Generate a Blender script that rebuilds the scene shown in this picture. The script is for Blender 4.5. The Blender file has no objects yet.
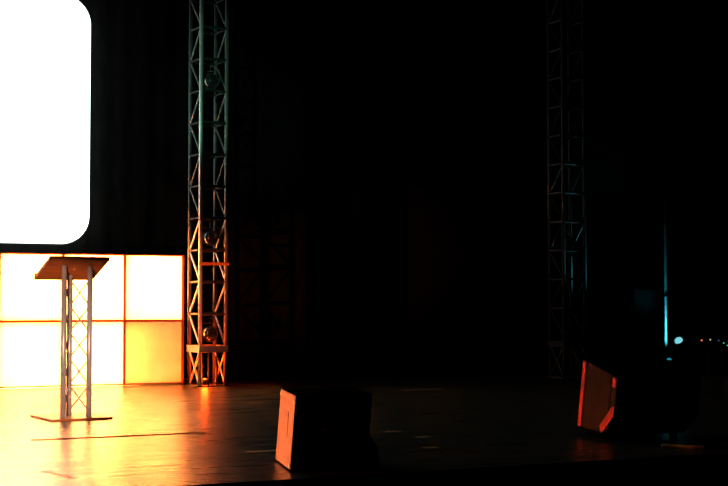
import bpy, bmesh, math, random
from mathutils import Vector, Matrix, Euler
random.seed(7)
PI = math.pi
S = bpy.context.scene
COL = S.collection
# ------------------------------------------------------------------ render look
S.view_settings.view_transform = 'Standard'
S.view_settings.look = 'None'
S.view_settings.gamma = 1.0
S.view_settings.exposure = 0.0
S.view_settings.use_curve_mapping = False
S.cycles.max_bounces = 8
S.cycles.diffuse_bounces = 3
S.cycles.glossy_bounces = 4
S.cycles.transmission_bounces = 6
S.cycles.use_denoising = True
S.cycles.sample_clamp_indirect = 20.0
W = bpy.data.worlds.new('dark_hall'); S.world = W
W.use_nodes = True
W.node_tree.nodes['Background'].inputs[0].default_value = (0.35, 0.6, 0.55, 1)
W.node_tree.nodes['Background'].inputs[1].default_value = 0.0004

# ------------------------------------------------------------------ materials
def mat(name, col, rough=.5, metal=0.0, spec=.5, emit=None, strength=0.0):
    m = bpy.data.materials.new(name); m.use_nodes = True
    b = m.node_tree.nodes['Principled BSDF']
    b.inputs['Base Color'].default_value = (*col, 1)
    b.inputs['Roughness'].default_value = rough
    b.inputs['Metallic'].default_value = metal
    b.inputs['Specular IOR Level'].default_value = spec
    if emit:
        b.inputs['Emission Color'].default_value = (*emit, 1)
        b.inputs['Emission Strength'].default_value = strength
    return m

def vary(m, scale=(1, 1, 1), noise=20.0, amount=.3, rough=None, bump=0.0, detail=4):
    """wear: a noise in object space that varies colour, roughness and relief"""
    nt = m.node_tree; N = nt.nodes; L = nt.links
    b = N['Principled BSDF']
    tc = N.new('ShaderNodeTexCoord'); mp = N.new('ShaderNodeMapping')
    mp.inputs['Scale'].default_value = scale
    L.new(tc.outputs['Object'], mp.inputs['Vector'])
    nz = N.new('ShaderNodeTexNoise'); nz.inputs['Scale'].default_value = noise
    nz.inputs['Detail'].default_value = detail
    L.new(mp.outputs[0], nz.inputs['Vector'])
    c = b.inputs['Base Color'].default_value[:3]
    cr = N.new('ShaderNodeValToRGB')
    cr.color_ramp.elements[0].position = .3; cr.color_ramp.elements[1].position = .7
    cr.color_ramp.elements[0].color = (*[x * (1 - amount) for x in c], 1)
    cr.color_ramp.elements[1].color = (*[min(1, x * (1 + amount)) for x in c], 1)
    L.new(nz.outputs['Fac'], cr.inputs['Fac']); L.new(cr.outputs[0], b.inputs['Base Color'])
    if rough:
        mr = N.new('ShaderNodeMapRange')
        mr.inputs['From Min'].default_value = .3; mr.inputs['From Max'].default_value = .7
        mr.inputs['To Min'].default_value = rough[0]; mr.inputs['To Max'].default_value = rough[1]
        L.new(nz.outputs['Fac'], mr.inputs['Value']); L.new(mr.outputs[0], b.inputs['Roughness'])
    if bump:
        bp = N.new('ShaderNodeBump'); bp.inputs['Strength'].default_value = bump
        bp.inputs['Distance'].default_value = .004
        L.new(nz.outputs['Fac'], bp.inputs['Height']); L.new(bp.outputs[0], b.inputs['Normal'])
    return m

def translucent(name, col, trans, gloss=.0):
    m = bpy.data.materials.new(name); m.use_nodes = True
    nt = m.node_tree; N = nt.nodes; L = nt.links
    N.remove(N['Principled BSDF'])
    out = N['Material Output']
    t = N.new('ShaderNodeBsdfTranslucent'); d = N.new('ShaderNodeBsdfDiffuse')
    mx = N.new('ShaderNodeMixShader'); mx.inputs[0].default_value = trans
    tc = N.new('ShaderNodeTexCoord'); nz = N.new('ShaderNodeTexNoise')
    nz.inputs['Scale'].default_value = 2.2; nz.inputs['Detail'].default_value = 3
    L.new(tc.outputs['Object'], nz.inputs['Vector'])
    cr = N.new('ShaderNodeValToRGB')
    cr.color_ramp.elements[0].position = .35; cr.color_ramp.elements[1].position = .62
    cr.color_ramp.elements[0].color = (*[c * .8 for c in col], 1)
    cr.color_ramp.elements[1].color = (*col, 1)
    L.new(nz.outputs['Fac'], cr.inputs[0])
    L.new(cr.outputs[0], t.inputs['Color']); L.new(cr.outputs[0], d.inputs['Color'])
    L.new(d.outputs[0], mx.inputs[1]); L.new(t.outputs[0], mx.inputs[2])
    L.new(mx.outputs[0], out.inputs['Surface'])
    return m

M = {}
M['floor'] = vary(mat('black_stage_boards', (.022, .017, .012), .3, spec=.5), (.55, 9, 1), 2.6, .6, (.24, .36), .12, 6)
M['black_wall'] = vary(mat('black_masonry', (.006, .006, .006), .9, spec=.1), noise=3, amount=.3)
M['drape'] = vary(mat('black_wool_serge', (.005, .0048, .0045), .95, spec=.02), (1, 1, .3), 14, .35)
M['edge'] = vary(mat('stage_edge_strip', (.015, .013, .012), .22), noise=8, amount=.3)
M['hall'] = vary(mat('hall_carpet', (.006, .006, .006), .95, spec=.1), noise=40, amount=.4)
M['screen'] = mat('lit_screen', (.8, .8, .8), .6, emit=(.80, 1.0, .93), strength=3.6)
M['screen_frame'] = vary(mat('screen_frame_black', (.02, .025, .025), .6), noise=20)
M['fabric'] = translucent('stretched_white_fabric', (.85, .85, .85), .75)
M['liner'] = vary(mat('grey_box_liner', (.08, .08, .08), .8), noise=12, amount=.15)
M['panel_bar'] = translucent('thin_amber_edge_profile', (.5, .14, .02), .3)  # orange halation along the bars is put into their colour
M['alu'] = vary(mat('dull_aluminium', (.62, .63, .63), .42, .5), (1, 1, .2), 30, .2, (.3, .5))  # brighter copy for the lit near chord and low braces
M['alu_dark'] = vary(mat('weathered_aluminium', (.035, .035, .036), .5, .2), (1, 1, .2), 30, .25, (.4, .6))  # shade of the rungs put into the colour; also dark clamps, knobs, legs
M['alu_mid'] = vary(mat('grey_aluminium', (.15, .15, .15), .5, .3), (1, 1, .2), 30, .25)  # in-between copy for half-lit chord, upper braces and teal-lit far rungs
M['alu_dull'] = vary(mat('dull_dark_aluminium', (.09, .09, .09), .5, .3), (1, 1, .2), 30, .25)  # shade of the left and back chords put into the colour
M['alu_black'] = vary(mat('dark_anodised_truss', (.07, .07, .07), .5, .2), (1, 1, .2), 30, .25, (.4, .6))  # dim light on the far tower put into a darker metal
M['black_steel'] = vary(mat('black_steel', (.02, .02, .02), .5), noise=25)
M['lectern_alu'] = vary(mat('satin_aluminium', (.62, .60, .58), .38, .35), (1, 1, .2), 25, .12, (.25, .4))
M['lectern_top'] = vary(mat('brown_lectern_board', (.42, .10, .012), .6), (1, 4, 1), 8, .25)
M['lectern_base'] = vary(mat('brown_base_board', (.50, .17, .04), .4), (1, 4, 1), 8, .25)
M['cab'] = vary(mat('black_cabinet_paint', (.003, .003, .003), .9, spec=.0), noise=120, amount=.4, bump=.3)
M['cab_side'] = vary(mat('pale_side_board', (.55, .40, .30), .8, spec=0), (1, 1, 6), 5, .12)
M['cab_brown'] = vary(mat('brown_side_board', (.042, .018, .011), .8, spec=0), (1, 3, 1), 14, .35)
M['cab_edge'] = vary(mat('red_edge_strip', (.85, .07, .05), .7, spec=0), noise=20, amount=.2)  # red light on the speaker's edges, put into this colour
M['rubber'] = vary(mat('black_rubber', (.006, .006, .006), .9, spec=0), noise=30)
M['chrome'] = mat('chrome_screw', (.8, .8, .8), .15, 1.0)
M['can'] = vary(mat('black_lamp_can', (.03, .03, .03), .4), noise=30)
M['lens'] = mat('dark_glass_lens', (.02, .025, .03), .06, 0, .9)
M['strap'] = vary(mat('orange_strap', (.85, .25, .04), .6), noise=60)
M['tape'] = vary(mat('pale_tape', (.75, .42, .22), .5), noise=40, amount=.3)
M['cable'] = vary(mat('brown_cable_jacket', (.70, .30, .07), .45), noise=30)
M['cable_y'] = vary(mat('yellow_cable_jacket', (.80, .66, .22), .45), noise=30)
M['pole'] = vary(mat('galvanised_pipe', (.45, .47, .48), .4, .5), (1, 1, .2), 20, .2)
M['flat'] = vary(mat('dark_grey_flat', (.009, .010, .010), .9, spec=.1), noise=6)
M['case'] = vary(mat('black_case_laminate', (.02, .02, .02), .5), noise=30)
M['teal_lens'] = mat('teal_lamp_lens', (.1, .2, .2), .3, emit=(.22, .72, .80), strength=.9)
M['red_lens'] = mat('red_lamp_lens', (.3, .05, .02), .3, emit=(1, .15, .03), strength=2.0)
M['foot_lens'] = mat('teal_uplight_lens', (.1, .2, .2), .3, emit=(.03, .55, .70), strength=.5)
def led(name, c, s=1.0): M[name] = mat(name, (.05, .05, .05), .3, emit=c, strength=s)
led('red_led', (1, .18, .10)); led('amber_led', (.9, .7, .3), .6); led('blue_led', (.15, .3, .6), .5)
led('green_led', (.1, .8, .45), .6); led('pink_led', (1, .2, .45), 1.0); led('white_led', (.9, .95, .6), .8)

# ------------------------------------------------------------------ mesh helpers
def bx(bm, x0, x1, y0, y1, z0, z1, bev=0.0):
    r = bmesh.ops.create_cube(bm, size=1.0)
    vs = r['verts']
    bmesh.ops.scale(bm, vec=(x1 - x0, y1 - y0, z1 - z0), verts=vs)
    bmesh.ops.translate(bm, vec=((x0 + x1) / 2, (y0 + y1) / 2, (z0 + z1) / 2), verts=vs)
    if bev:
        es = list({e for v in vs for e in v.link_edges})
        bmesh.ops.bevel(bm, geom=es, offset=bev, segments=2, affect='EDGES', profile=.5)

def rod(bm, p0, p1, r, seg=10):
    p0 = Vector(p0); p1 = Vector(p1); d = p1 - p0
    q = Vector((0, 0, 1)).rotation_difference(d.normalized()).to_matrix().to_4x4()
    mtx = Matrix.Translation((p0 + p1) / 2) @ q
    bmesh.ops.create_cone(bm, cap_ends=True, segments=seg, radius1=r, radius2=r, depth=d.length, matrix=mtx)

def prism(bm, pts, f):
    """pts: list of (u,v); f(u,v,k) -> xyz for k = 0,1"""
    a = [bm.verts.new(f(u, v, 0)) for u, v in pts]
    b = [bm.verts.new(f(u, v, 1)) for u, v in pts]
    n = len(pts)
    bm.faces.new(a); bm.faces.new(list(reversed(b)))
    for i in range(n):
        j = (i + 1) % n
        bm.faces.new((a[j], a[i], b[i], b[j]))
    bmesh.ops.recalc_face_normals(bm, faces=bm.faces[:])

def lathe(bm, prof, mtx=None, seg=28):
    rings = []
    for r, z in prof:
        if r < 1e-6:
            rings.append([bm.verts.new((0, 0, z))])
        else:
            rings.append([bm.verts.new((r * math.cos(2 * PI * k / seg), r * math.sin(2 * PI * k / seg), z)) for k in range(seg)])
    for a, b in zip(rings, rings[1:]):
        for k in range(seg):
            j = (k + 1) % seg
            if len(a) == 1 and len(b) == 1: continue
            if len(a) == 1: bm.faces.new((a[0], b[k], b[j]))
            elif len(b) == 1: bm.faces.new((a[k], b[0], a[j]))
            else: bm.faces.new((a[k], b[k], b[j], a[j]))
    bmesh.ops.recalc_face_normals(bm, faces=bm.faces[:])
    if mtx is not None: bmesh.ops.transform(bm, matrix=mtx, verts=bm.verts[:])

def sweep(bm, pts, r, seg=8):
    pts = [Vector(p) for p in pts]; rings = []
    for i, p in enumerate(pts):
        t = (pts[min(i + 1, len(pts) - 1)] - pts[max(i - 1, 0)]).normalized()
        s = t.cross(Vector((0, 0, 1))).normalized(); u = s.cross(t)
        rings.append([bm.verts.new(p + r * (math.cos(2 * PI * k / seg) * s + math.sin(2 * PI * k / seg) * u)) for k in range(seg)])
    for a, b in zip(rings, rings[1:]):
        for k in range(seg):
            j = (k + 1) % seg
            bm.faces.new((a[k], a[j], b[j], b[k]))
    bm.faces.new(list(reversed(rings[0]))); bm.faces.new(rings[-1])
    bmesh.ops.recalc_face_normals(bm, faces=bm.faces[:])

def new(): return bmesh.new()

def obj(name, bm, m, parent=None, smooth=False, label=None):
    me = bpy.data.meshes.new(name); bm.to_mesh(me); bm.free()
    me.materials.append(m)
    if smooth:
        for p in me.polygons: p.use_smooth = True
    o = bpy.data.objects.new(name, me); COL.objects.link(o)
    if parent: o.parent = parent
    if label: o['label'] = label
    return o

def tag(o, label, cat, group=None):
    o['label'] = label; o['category'] = cat
    if group: o['group'] = group
    return o

def thing(name, label, cat, loc=(0, 0, 0), rz=0.0, group=None):
    o = bpy.data.objects.new(name, None); COL.objects.link(o)
    o.empty_display_size = .1
    o.location = loc; o.rotation_euler = (0, 0, rz)
    return tag(o, label, cat, group)

def struct(name, bm, m):
    o = obj(name, bm, m); o['kind'] = 'structure'; return o

def dup(root, loc, rz, label, group=None):
    r = root.copy(); COL.objects.link(r); r.location = loc; r.rotation_euler = (0, 0, rz)
    r['label'] = label
    if group: r['group'] = group
    for ch in list(root.children):
        c = ch.copy(); COL.objects.link(c); c.parent = r
        for g in list(ch.children):
            d = g.copy(); COL.objects.link(d); d.parent = c
    return r

# ------------------------------------------------------------------ camera
CAM_H = .90; YAW = math.radians(25.5); FPX = 1380.0
cd = bpy.data.cameras.new('camera'); cam = bpy.data.objects.new('camera', cd); COL.objects.link(cam)
cd.sensor_width = 36.0; cd.lens = FPX / 728 * 36.0; cd.clip_start = .05
cam.location = (0, 0, CAM_H)
cam.rotation_euler = (PI / 2 + math.atan(57 / FPX), 0, -YAW)
S.camera = cam

# ------------------------------------------------------------------ the stage house
SX0, SX1, SY0, SY1 = -5.0, 17.0, 6.46, 17.6
bm = new(); bx(bm, SX0, SX1, SY0, SY1, -.06, 0); struct('floor', bm, M['floor'])
bm = new(); bx(bm, SX0, SX1, SY0 + .03, SY0 + .10, -1.0, -.06); struct('wall_stage_front', bm, M['black_wall'])
bm = new(); bx(bm, SX0, SX1, SY0 - .05, SY0, -.075, -.02, .012); struct('trim_1', bm, M['edge'])
bm = new(); bx(bm, SX0, SX1, -3, SY0 + .03, -1.06, -1.0); struct('floor_hall', bm, M['hall'])
bm = new(); bx(bm, SX0, SX1, SY1, SY1 + .1, -1, 8.5); struct('wall_back', bm, M['black_wall'])
bm = new(); bx(bm, SX0 - .1, SX0, -3, SY1, -1.06, 8.5); struct('wall_left', bm, M['black_wall'])
bm = new(); bx(bm, SX1, SX1 + .1, -3, SY1, -1.06, 8.5); struct('wall_right', bm, M['black_wall'])
bm = new(); bx(bm, SX0, SX1, -3, SY1, 8.5, 8.6); struct('ceiling', bm, M['black_wall'])

# masking drape right behind the screen and panels: a pleated cloth hung from a bar
def drape(name, x0, x1, y, z0, z1, label):
    t = thing(name, label, 'curtain', (x0, y, 0))
    bm = new(); n = int((x1 - x0) / .025)
    lo = []; hi = []
    for i in range(n + 1):
        x = (x1 - x0) * i / n
        w = .006 * math.sin(x * 2 * PI / .24) + .008 * math.sin(x * 2 * PI / .61 + 1)
        lo.append((x, w)); hi.append((x, w * .6))
    for th in (0, .006):
        a = [bm.verts.new((x, w + th, z0)) for x, w in lo]; b = [bm.verts.new((x, w + th, z1)) for x, w in hi]
        for i in range(n): bm.faces.new((a[i], a[i + 1], b[i + 1], b[i]))
    obj('cloth', bm, M['drape'], t, True)
    bm = new(); rod(bm, (-.1, 0, z1 - .01), (x1 - x0 + .1, 0, z1 - .01), .024)
    obj('hanging_bar', bm, M['black_steel'], t)
    for k in range(3):
        xx = (x1 - x0) * (k + .5) / 3
        bm = new(); rod(bm, (xx, 0, z1), (xx, 0, 8.5), .006, 6)
        obj('hanging_line', bm, M['black_steel'], t)
    return t
drape('masking_drape', -3.2, 6.4, 15.0, 0.012, 6.2, 'black pleated masking curtain hanging behind the bright white screen')

# ------------------------------------------------------------------ projection screen
def rounded(x0, x1, z0, z1, r, n=12):
    pts = []
    for cx, cz, a0 in ((x1 - r, z0 + r, -PI / 2), (x1 - r, z1 - r, 0), (x0 + r, z1 - r, PI / 2), (x0 + r, z0 + r, PI)):
        for k in range(n + 1):
            a = a0 + PI / 2 * k / n
            pts.append((cx + r * math.cos(a), cz + r * math.sin(a)))
    return pts
SCR = (-1.0, 3.705, 1.497, 4.165)
sc_t = thing('projection_screen', 'large glowing white screen with rounded corners above the light panels', 'screen', (0, 14.62, 0))
bm = new(); prism(bm, rounded(*SCR, .30), lambda u, v, k: (u, .0 + .03 * k, v)); obj('screen_face', bm, M['screen'], sc_t)
bm = new()
outer = rounded(SCR[0] - .014, SCR[1] + .014, SCR[2] - .014, SCR[3] + .014, .31); inner = rounded(*SCR, .30)
loops = [[bm.verts.new((u, y, v)) for u, v in pts] for pts, y in ((outer, .005), (outer, .06), (inner, .06), (inner, .005))]
nn = len(outer)
for a in range(4):
    A, B = loops[a], loops[(a + 1) % 4]
    for i in range(nn):
        j = (i + 1) % nn; bm.faces.new((A[i], A[j], B[j], B[i]))
bmesh.ops.recalc_face_normals(bm, faces=bm.faces[:])
obj('rim', bm, M['screen_frame'], sc_t)
for xx in (-.2, 2.9):
    bm = new(); rod(bm, (xx, .03, SCR[3]), (xx, .03, 8.5), .006, 6); obj('hanging_cable', bm, M['black_steel'], sc_t)

# ------------------------------------------------------------------ backlit panels
PY = 14.18; PW = .649; XR = 4.628
ZB = ((.012, .682), (.682, 1.380))
bar = .012
def light_panel(x0, z0, z1, label, rbar=bar, top=False, side=False, left=False):
    t = thing('light_panel', label, 'light panel', (x0, PY, z0), 0, 'backlit panels of the low wall')
    h = z1 - z0; w = PW
    fm = new()
    for x in range(2): pass
    bx(fm, bar, w - rbar, .012, .018, bar, h - bar)
    obj('fabric', fm, M['fabric'], t)
    fr = new()
    bx(fr, 0, bar, 0, .05, 0, h); bx(fr, w - rbar, w, 0, .05, 0, h)
    bx(fr, bar, w - rbar, 0, .05, 0, bar); bx(fr, bar, w - rbar, 0, .05, h - bar, h)
    obj('frame', fr, M['panel_bar'], t)
    if side:
        zc = h - .10 if top else h * .5
        cm = new(); bx(cm, w + .0005, w + .014, .005, .04, zc - .03, zc + .03, .004); obj('clamp', cm, M['alu_dark'], t)
    bb = new(); bx(bb, 0, w, .62, .632, 0, h)  # unseen boards added to stop the panel lamps spilling
    if top: bx(bb, 0, w, .052, .62, h - .012, h)
    if side: bx(bb, w - .012, w, .052, .62, 0, h - .013)
    if left: bx(bb, 0, .012, .052, .62, 0, h - .013)
    obj('back_board', bb, M['liner'], t)
    return t
cols = 6
for c in range(cols):
    x0 = XR - PW * (c + 1)
    if c < 3:
        where = ('next to the truss tower', 'behind the truss lectern', 'at the left border of the photo')[c]
        la = 'glowing white square panel in the upper row, ' + where
        lb = ('lower-row panel fading from white to orange, next to the truss tower', 'glowing white square panel in the lower row, behind the truss lectern',
              'glowing white square panel in the lower row, at the left border of the photo')[c]
    else:
        la = lb = 'glowing panel of the low wall beyond the photo border'
    rb = .022 if c == 0 else bar
    light_panel(x0, ZB[0][0], ZB[0][1], lb, rb, c == 0, c == 0, c == 0)
    light_panel(x0, ZB[1][0], ZB[1][1], la, rb, True, c == 0)
def lamp(name, kind, loc, col, energy, **kw):
    l = bpy.data.lights.new(name, kind); l.color = col; l.energy = energy
    for k, v in kw.items():
        if k not in ('aim',): setattr(l, k, v)
    o = bpy.data.objects.new(name, l); COL.objects.link(o); o.location = loc
    if 'aim' in kw:
        o.rotation_euler = (Vector(kw['aim']) - Vector(loc)).to_track_quat('-Z', 'Y').to_euler()
    return o
AMB = (1.0, .25, .05)
for c in range(cols):
    xc = XR - PW * (c + .5)
    e = 1.0
    if c == 0:
        lamp('panel_lamp', 'POINT', (xc - .04, PY + .33, 1.03), AMB, 1500, shadow_soft_size=.05)
        for zz in (.17, .50): lamp('panel_lamp', 'POINT', (xc - .235, PY + .17, zz), (1.0, .25, .035), 85, shadow_soft_size=.05)
    else:
        lamp('panel_lamp', 'POINT', (xc, PY + .33, 1.03), AMB, 1600, shadow_soft_size=.05)
        lamp('panel_lamp', 'POINT', (xc, PY + .33, .35), AMB, 1800, shadow_soft_size=.05)

# ------------------------------------------------------------------ box truss towers
TS = .29; CH = .021; RUNG0 = .42; PITCH = .3345; NR = 14; TH = RUNG0 + PITCH * (NR - 1) + .3
def truss_tower(loc, label, group, am, dk, ch, dg, rung0=RUNG0):
    t = thing('truss_tower', label, 'truss tower', (*loc, 0), 0, group)
    bm = new(); bx(bm, -.045, TS + .045, -.045, TS + .045, 0, .012, .002); obj('base_plate', bm, dk, t)
    for x in (0, TS):
        for y in (0, TS):
            bm = new(); rod(bm, (x, y, .012), (x, y, TH), CH, 14); obj('chord', bm, ch[(x > 0) + 2 * (y > 0)], t, True)
    # flat collar above the foot section
    bm = new()
    for y in (-CH, TS + CH - .012): bx(bm, -.02, TS + .02, y, y + .012, .355, .425, .002)
    for x in (-.02, TS + .008): bx(bm, x, x + .012, -CH + .012, TS + CH - .012, .355, .425, .002)
    obj('collar', bm, am, t)
    # uprights and cross in the foot section
    for x in (.10, .19):
        bm = new(); rod(bm, (x, 0, .012), (x, 0, .36), .010); obj('foot_upright', bm, dk, t)
    for x in (0, TS):
        bm = new(); rod(bm, (x, .02, .03), (x, TS - .02, .35), .010); obj('diagonal_brace', bm, am, t)
        bm = new(); rod(bm, (x + .0, TS - .02, .03), (x, .02, .35), .010); obj('diagonal_brace', bm, am, t)
    rx = new(); rod(rx, (.01, 0, 0), (TS - .01, 0, 0), .0125); mx = None
    for k in range(1, NR):
        z = rung0 + PITCH * k
        for y in (0, TS):
            bm = new(); rod(bm, (.01, y, z), (TS - .01, y, z), .016); obj('rung', bm, dk, t)
        for x in (0, TS):
            bm = new(); rod(bm, (x, .01, z), (x, TS - .01, z), .011); obj('rung', bm, dk, t)
    rx.free()
    for k in range(NR - 1):
        z0 = rung0 + PITCH * k + .02; z1 = z0 + PITCH - .04
        for x in (0, TS):
            a, b = ((x, .015, z1), (x, TS - .015, z0)) if k % 2 else ((x, TS - .015, z1), (x, .015, z0))
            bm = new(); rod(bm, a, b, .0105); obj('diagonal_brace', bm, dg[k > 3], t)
    return t
LT = (4.645, 13.695); RT = (8.92, 13.36)
lt = truss_tower(LT, 'box truss tower lit orange at its foot, beside the backlit panels', 'box truss towers', M['alu'], M['alu_dark'], (M['alu'], M['alu_mid'], M['alu_dull'], M['alu_dull']), (M['alu'], M['alu_mid']))  # lit and shaded chords and braces come from differing metal colours
lt.rotation_euler.z = math.radians(4)
rt = truss_tower(RT, 'dark box truss tower behind the red-edged speaker', 'box truss towers', M['alu_black'], M['alu_mid'], (M['alu_black'],) * 4, (M['black_steel'],) * 2, .472)  # dark chords and braces, paler rungs: light put into the colours
bm = new()
bx(bm, -.004 - CH, TS + CH + .004, -CH - .006, -CH - .001, 1.262, 1.292)  # plain orange band across the tower's front
st = obj('strap', bm, M['strap']); st.location = (LT[0], LT[1], 0); st.rotation_euler.z = math.radians(4)
tag(st, 'narrow orange strap across the orange-lit truss tower', 'strap')

# lamps fixed inside the towers
def truss_lamp(loc, rz, label):
    t = thing('truss_lamp', label, 'stage lamp', loc, rz, 'round lamps inside the truss towers')
    R = Matrix.Rotation(PI / 2, 4, 'X')      # local +z of the lathe turns to -y
    bm = new(); lathe(bm, [(0, -.10), (.045, -.10), (.065, -.075), (.082, -.02), (.086, .03), (.086, .045), (.078, .045), (.076, .02), (.0, .02)], R)
    obj('can', bm, M['can'], t, True)
    bm = new(); lathe(bm, [(.075, .024), (.072, .045), (.060, .062), (.040, .076), (.02, .082), (0, .084)], R)
    obj('lens', bm, M['lens'], t, True)
    bm = new()
    for s in (-1, 1): bx(bm, s * .094 - .003, s * .094 + .003, -.012, .012, -.01, .105)
    bx(bm, -.094, .094, -.012, .012, .105, .112)
    for s in (-1, 1): rod(bm, (s * .084, 0, 0), (s * .1, 0, 0), .008)
    obj('yoke', bm, M['black_steel'], t)
    bm = new(); rod(bm, (0, 0, .112), (0, 0, .16), .006); bx(bm, -.018, .018, -.012, .012, .155, .17); 
    obj('clamp', bm, M['black_steel'], t)
    return t
names = {0: 'lowest', 1: 'middle', 2: 'topmost'}
for base, nm in ((LT, 'orange-lit truss tower'), (RT, 'dark truss tower behind the red-edged speaker')):
    for k, z in enumerate((.545, 1.555, 3.215)):
        truss_lamp((base[0] + TS * .55, base[1] + TS * .52, z), -.35, '%s round lamp inside the %s' % (names[k], nm))

fl_ = thing('uplight', 'small red lamp on the base plate inside the orange-lit truss foot', 'stage lamp', (LT[0] + .10, LT[1] + .14, .0135), 0)
bm = new(); lathe(bm, [(0, 0), (.035, 0), (.035, .05), (.03, .055), (.028, .045), (0, .045)]); obj('can', bm, M['can'], fl_, True)
bm = new(); lathe(bm, [(.026, .046), (.02, .06), (.01, .066), (0, .068)]); obj('lens', bm, M['red_lens'], fl_, True)
lamp('uplight_glow', 'POINT', (LT[0] + .10, LT[1] + .14, .13), (1.0, .05, .003), 15, shadow_soft_size=.06)

# ------------------------------------------------------------------ truss lectern
LEC = (2.329, 10.232)
lec = thing('lectern', 'aluminium truss lectern with sloping brown top and flat base in front of the panels', 'lectern', (*LEC, 0), math.radians(5.5))
bm = new(); bx(bm, 0, .47, 0, .53, 0, .016, .003); obj('base_plate', bm, M['lectern_base'], lec)
A = (.122, .12); B = (.324, .12); Cc = (.226, .29)
TOPN, TOPF, D0, D1 = 1.205, 1.055, .02, .40
def topz(y): return TOPN + (TOPF - TOPN) * (y - D0) / (D1 - D0)
for (x, y) in (A, B, Cc):
    bm = new(); rod(bm, (x, y, .016), (x, y, topz(y) - .004), .021, 16); obj('post', bm, M['lectern_alu'], lec, True)
hs = [.055 + .2 * k for k in range(6)]
for (p, q) in ((B, Cc), (Cc, A)):
    bm = new()
    for k in range(5):
        for u, v in ((p, q), (q, p)): rod(bm, (*u, hs[k]), (*v, hs[k + 1]), .0062, 8)
    obj('lattice', bm, M['lectern_alu'], lec)
bm = new()
x0, x1 = -.02, .445
for (yy, zz, th) in ((D0, TOPN, 0), ):
    pts = [(D0, TOPN), (D1, TOPF), (D1, TOPF + .022), (D0, TOPN + .022)]
    prism(bm, pts, lambda u, v, k: ((x0, x1)[k], u, v))
obj('sloping_top', bm, M['lectern_top'], lec)
bm = new(); prism(bm, [(D1 - .012, TOPF + .0225), (D1, TOPF + .0225), (D1, TOPF + .05), (D1 - .012, TOPF + .05)], lambda u, v, k: ((x0, x1)[k], u, v))
obj('page_stop', bm, M['lectern_top'], lec)

# ------------------------------------------------------------------ floor monitor with orange-lit side
mon = thing('stage_monitor', 'black floor monitor speaker with one pale side glowing orange, near the stage edge', 'speaker', (2.785, 6.725, 0), math.radians(-13.5))
prof = [(.004, .006), (.475, .006), (.468, .115), (.420, .185), (.436, .405), (.034, .397)]
bm = new(); prism(bm, prof, lambda u, v, k: (u, .51 * k, v))
obj('cabinet', bm, M['cab'], mon)
bm = new(); prism(bm, [(0.0, .012), (.51, .012), (.51, .400), (0, .394)], lambda u, v, k: (-.008 + .0065 * k + .0765 * v, u, v))
obj('side_panel', bm, M['cab_side'], mon, label='pale side board lit orange')
bm = new()
prism(bm, [(.17, .17), (.36, .17), (.36, .30), (.17, .30)], lambda u, v, k: (-.0115 + .003 * k + .0765 * v, u, v))
obj('badge_plate', bm, M['cab_side'], mon)
bm = new()
for (u, v) in ((.49, .375), (.02, .03), (.49, .03), (.02, .372)): rod(bm, (-.012 + .0765 * v, u, v), (-.006 + .0765 * v, u, v), .008)
obj('screw', bm, M['chrome'], mon)
bm = new(); bx(bm, .12, .33, -.006, -.0005, .17, .27, .002); obj('handle_plate', bm, M['cab'], mon)
bm = new(); sweep(bm, [(.15, -.006, .22), (.16, -.03, .22), (.20, -.04, .22), (.25, -.04, .22), (.29, -.03, .22), (.30, -.006, .22)], .008); obj('handle', bm, M['rubber'], mon, True)
for (x, y) in ((.05, .05), (.42, .05), (.05, .46), (.42, .46)):
    bm = new(); rod(bm, (x, y, 0), (x, y, .008), .02); obj('rubber_foot', bm, M['rubber'], mon)
bm = new(); prism(bm, [(.03, .03), (.48, .03), (.48, .16), (.03, .16)], lambda u, v, k: (.476 - .007 * (v - .006) / .109 + .004 * k if v < .115 else .472 - .05 * (v - .115) / .07 + .004 * k, u, v))
obj('connector_plate', bm, M['black_steel'], mon)

# ------------------------------------------------------------------ speaker with red edge light painted on as strips
sp = thing('stage_speaker', 'tilted dark speaker cabinet with red-edged brown side, in front of the truss tower', 'speaker', (5.15, 7.17, 0), math.radians(-14.9))
LEAN = .10
prof = [(0, .157), (0, .420), (.66, .505), (.66, .045), (.19, .040)]
bm = new(); prism(bm, prof, lambda u, v, k: (LEAN * v + .55 * k, u, v)); obj('cabinet', bm, M['cab'], sp)
inn = [(.012, .163), (.012, .411), (.648, .493), (.648, .055), (.196, .050)]
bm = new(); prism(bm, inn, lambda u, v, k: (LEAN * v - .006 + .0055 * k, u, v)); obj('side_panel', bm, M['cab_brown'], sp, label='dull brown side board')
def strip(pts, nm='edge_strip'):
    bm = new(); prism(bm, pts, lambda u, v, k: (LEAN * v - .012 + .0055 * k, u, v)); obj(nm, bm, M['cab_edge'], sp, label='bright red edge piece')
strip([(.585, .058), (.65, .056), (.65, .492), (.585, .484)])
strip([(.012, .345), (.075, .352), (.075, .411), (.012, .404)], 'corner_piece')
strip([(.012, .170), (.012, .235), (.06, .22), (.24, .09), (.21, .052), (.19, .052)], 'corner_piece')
bm = new(); prism(bm, [(.10, .20), (.118, .19), (.118, .408), (.10, .406)], lambda u, v, k: (LEAN * v - .0085 + .002 * k, u, v)); obj('groove', bm, M['rubber'], sp)
bm = new(); rod(bm, (-.008, .10, .085), (.004, .10, .085), .008); rod(bm, (.0, .10, .085), (.03, .12, .12), .004)
obj('latch', bm, M['cab_edge'], sp)
for (x, y) in ((.06, .24), (.50, .24), (.06, .60), (.50, .60)):
    bm = new(); rod(bm, (x, y, 0), (x, y, .046), .025); obj('rubber_foot', bm, M['rubber'], sp)
bm = new(); sweep(bm, [(.2, .02, .35), (.2, -.03, .34), (.27, -.045, .33), (.38, -.045, .33), (.45, -.03, .34), (.45, .02, .35)], .009); obj('handle', bm, M['rubber'], sp, True)

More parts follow.
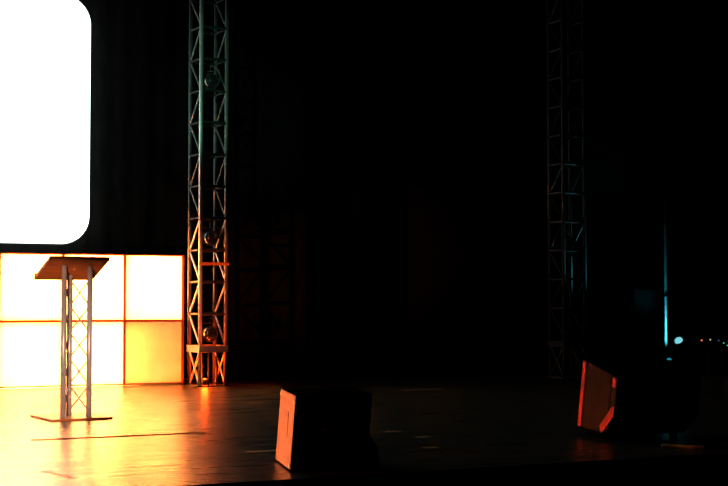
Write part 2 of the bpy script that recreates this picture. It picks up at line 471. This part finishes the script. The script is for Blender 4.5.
# ------------------------------------------------------------------ cables and tape on the floor
def cable(name, pts, r, m, label):
    out = []
    for (a, b) in zip(pts, pts[1:]):
        for k in range(8): out.append(tuple(a[i] + (b[i] - a[i]) * k / 8 for i in range(2)))
    out.append(pts[-1])
    bm = new(); sweep(bm, [(x, y, r) for x, y in out], r)
    return tag(obj(name, bm, m, None, True), label, 'cable')
cable('floor_cable', [(1.90, 8.95), (2.4, 8.945), (2.8, 8.95), (3.08, 8.96)], .0032, M['cable'], 'thin brown cable crossing the bright floor in front of the lectern')
def ground(px, py):
    D = FPX * CAM_H / (py - 300); r = (px - 364) / FPX; lat = r * D
    return (lat * math.cos(YAW) + D * math.sin(YAW), -lat * math.sin(YAW) + D * math.cos(YAW))
cable('yellow_cable', [ground(*p) for p in ((660, 446.5), (672, 447), (690, 448), (703, 448), (712, 446.5), (717, 445), (722, 446), (732, 446.5))], .011, M['cable_y'], 'dull yellow cable on the floor beside the red-edged speaker')
marks = [((386, 431), .11, 'bright tape mark on the floor, right of the floor monitor and nearest it'),
         ((417, 436.5), .09, 'faint tape mark on the floor just in front of the bright one'),
         ((424, 447), .09, 'faint tape mark nearest the stage edge, right of the floor monitor'),
         ((403, 390), .45, 'long faint tape strip far upstage, behind the floor monitor'),
         ((216, 402), .10, 'short tape mark on the orange floor below the truss tower'),
         ((250, 402.5), .12, 'tape mark on the orange floor, right of the truss tower foot'),
         ((247, 451), .25, 'broad faint tape strip on the floor left of the floor monitor'),
         ((508, 393), .12, 'faint tape mark on the dark floor left of the red-edged speaker')]
for (p, ln, lab) in marks:
    x, y = ground(*p)
    bm = new(); bx(bm, x, x + ln, y - .025, y + .025, .0, .0012)
    tag(obj('tape_mark', bm, M['tape']), lab, 'tape mark', 'tape marks on the stage floor')
for (p, q, lab) in (((45, 470), (77, 477), 'thin dark scratchy tape line near the stage edge below the lectern'), ((110, 475), (150, 473), 'thin dark tape line right of the slanting one near the stage edge')):
    a = Vector((*ground(*p), .0)); b = Vector((*ground(*q), .0)); d = (b - a).normalized(); s = Vector((-d.y, d.x, 0)) * .012
    bm = new(); prism(bm, [(0, 0), (1, 0), (1, 1), (0, 1)], lambda u, v, k: tuple(a + (b - a) * u + s * (v - .5) * 2 + Vector((0, 0, .0012 * k))))
    tag(obj('tape_line', bm, M['cable']), lab, 'tape mark')

# ------------------------------------------------------------------ far right: pole, lamps, desk
PX, PYY = 12.42, 16.0
pole = thing('scaffold_pole', 'tall thin pole lit teal near its foot, far right of the stage', 'pole', (PX, PYY, 0))
bm = new(); bx(bm, -.12, .12, -.12, .12, 0, .012); obj('foot_plate', bm, M['black_steel'], pole)
bm = new(); rod(bm, (0, 0, .012), (0, 0, 3.86), .019, 14); obj('pipe', bm, M['pole'], pole, True)
bm = new(); rod(bm, (0, 0, 3.86), (0, 0, 4.32), .012, 10); obj('upper_pipe', bm, M['black_steel'], pole)
bm = new(); bx(bm, -.03, .02, -.03, .02, 4.30, 4.345, .004); obj('top_clip', bm, M['chrome'], pole)
for z in (.95, 1.98, 2.9):
    bm = new(); rod(bm, (0, 0, z), (0, 0, z + .05), .026, 14); obj('coupler', bm, M['black_steel'], pole)

up = thing('uplight', 'tiny teal uplight glowing at the foot of the thin pole', 'stage lamp', (PX - .10, PYY - .2, 0), 0)
bm = new(); lathe(bm, [(0, 0), (.045, 0), (.045, .05), (.038, .055), (.036, .045), (0, .045)]); obj('can', bm, M['can'], up, True)
bm = new(); lathe(bm, [(.034, .046), (.028, .068), (.016, .078), (0, .081)]); obj('lens', bm, M['foot_lens'], up, True)
lamp('uplight_beam', 'SPOT', (PX - .10, PYY - .2, .10), (.05, .68, .85), 26, spot_size=math.radians(70), spot_blend=.6, shadow_soft_size=.03, aim=(PX + .0, PYY, .8))

PL = (10.98, 13.88)
par = thing('floor_lamp', 'small floor-standing stage lamp with glowing pale teal lens, right of the thin pole', 'stage lamp', (*PL, 0), math.radians(32))
R = Matrix.Translation((0, 0, .375)) @ Matrix.Rotation(math.radians(-52), 4, 'Y')
bm = new(); lathe(bm, [(0, -.13), (.04, -.13), (.06, -.10), (.066, .02), (.07, .05), (.062, .05), (.06, .02), (0, .02)], R); obj('can', bm, M['can'], par, True)
bm = new(); lathe(bm, [(.050, .022), (.048, .04), (.034, .050), (.02, .056), (0, .058)], R); obj('lens', bm, M['teal_lens'], par, True)
bm = new()
for s in (-1, 1):
    bx(bm, -.012, .012, s * .076 - .003, s * .076 + .003, .20, .385)
    rod(bm, (0, s * .062, .375), (0, s * .082, .375), .008)
bx(bm, -.012, .012, -.076, .076, .195, .2); obj('yoke', bm, M['black_steel'], par)
bm = new(); rod(bm, (0, 0, .012), (0, 0, .196), .012); bx(bm, -.10, .10, -.10, .10, 0, .014); obj('stand', bm, M['black_steel'], par)
lamp('floor_lamp_beam', 'SPOT', (PL[0] - .15, PL[1] - .06, .47), (.12, .75, .85), 45, spot_size=math.radians(36), spot_blend=.8, shadow_soft_size=.04, aim=(RT[0] + .15, RT[1] + .15, 1.7))

desk = thing('mixing_desk', 'dark mixing desk on a folding stand with small coloured lights', 'mixing desk', (11.03, 13.56, 0), math.radians(-25))
bm = new(); prism(bm, [(0, .36), (.62, .36), (.62, .47), (.10, .43), (0, .40)], lambda u, v, k: (1.15 * k, u, v)); obj('console', bm, M['case'], desk)
bm = new(); bx(bm, 0, 1.15, .56, .62, .471, .60, .004); obj('meter_bridge', bm, M['case'], desk)
for i in range(12):
    bm = new(); bx(bm, .08 + i * .085, .10 + i * .085, .16, .19, .437, .452, .002); obj('fader_knob', bm, M['alu_dark'], desk)
for x in (.12, .30, .85, 1.03):
    bm = new(); rod(bm, (x, .08, .0), (x, .08, .36), .012); obj('leg', bm, M['alu_dark'], desk)
for x in (.12, 1.03):
    bm = new(); rod(bm, (x, .55, 0), (x, .55, .36), .012); obj('leg', bm, M['alu_dark'], desk)
    bm = new(); rod(bm, (x, .08, .10), (x, .55, .10), .008); obj('stretcher', bm, M['alu_dark'], desk)
for (px, z, r, nm) in ((.03, .405, .011, 'red_led'), (.135, .413, .008, 'white_led'), (.24, .402, .007, 'blue_led'), (.30, .372, .008, 'green_led'), (.345, .342, .007, 'green_led'), (.37, .39, .013, 'pink_led')):
    bm = new(); bmesh.ops.create_uvsphere(bm, u_segments=12, v_segments=8, radius=r, matrix=Matrix.Translation((px, -.002, z)))
    obj('indicator_light', bm, M[nm], desk, True, label={'red_led': 'red indicator light', 'white_led': 'yellowish indicator light', 'blue_led': 'dim blue indicator light', 'green_led': 'green indicator light', 'pink_led': 'pink indicator light'}[nm])

# dark grey scenery flat behind the pole
fl = thing('scenery_flat', 'dark grey flat leaning in the dark left of the thin pole', 'scenery flat', (12.24, 16.5, 0), 0)
bm = new(); prism(bm, [(.06, .0), (.45, .0), (.45, 1.05), (.0, 1.05), (.0, .5)], lambda u, v, k: (u, .03 * k, v)); obj('board', bm, M['flat'], fl)
bm = new(); rod(bm, (.3, .03, .8), (.3, .4, .01), .015); obj('brace', bm, M['black_steel'], fl)

# ------------------------------------------------------------------ unseen spots added to colour the tower, lectern and speakers
lamp('green_front_light', 'SPOT', (-1.2, 4.0, 5.2), (.30, 1.0, .60), 900, spot_size=math.radians(9), spot_blend=.8, shadow_soft_size=.05, aim=(LT[0], LT[1], 3.2))
lamp('red_side_light', 'SPOT', (.2, 9.0, .35), (1.0, .17, .09), 1500, spot_size=math.radians(13), spot_blend=.9, shadow_soft_size=.05, aim=(LT[0] + .1, LT[1] + .1, .98))
lamp('amber_footlight', 'SPOT', (1.15, 6.62, .12), (1.0, .55, .38), 650, spot_size=math.radians(20), spot_blend=.3, shadow_soft_size=.05, aim=(2.30, 10.4, .55))
lamp('amber_side_light', 'SPOT', (-2.6, 9.2, .42), (1.0, .20, .05), 2300, spot_size=math.radians(10), spot_blend=.7, shadow_soft_size=.15, aim=(2.85, 7.0, .27))
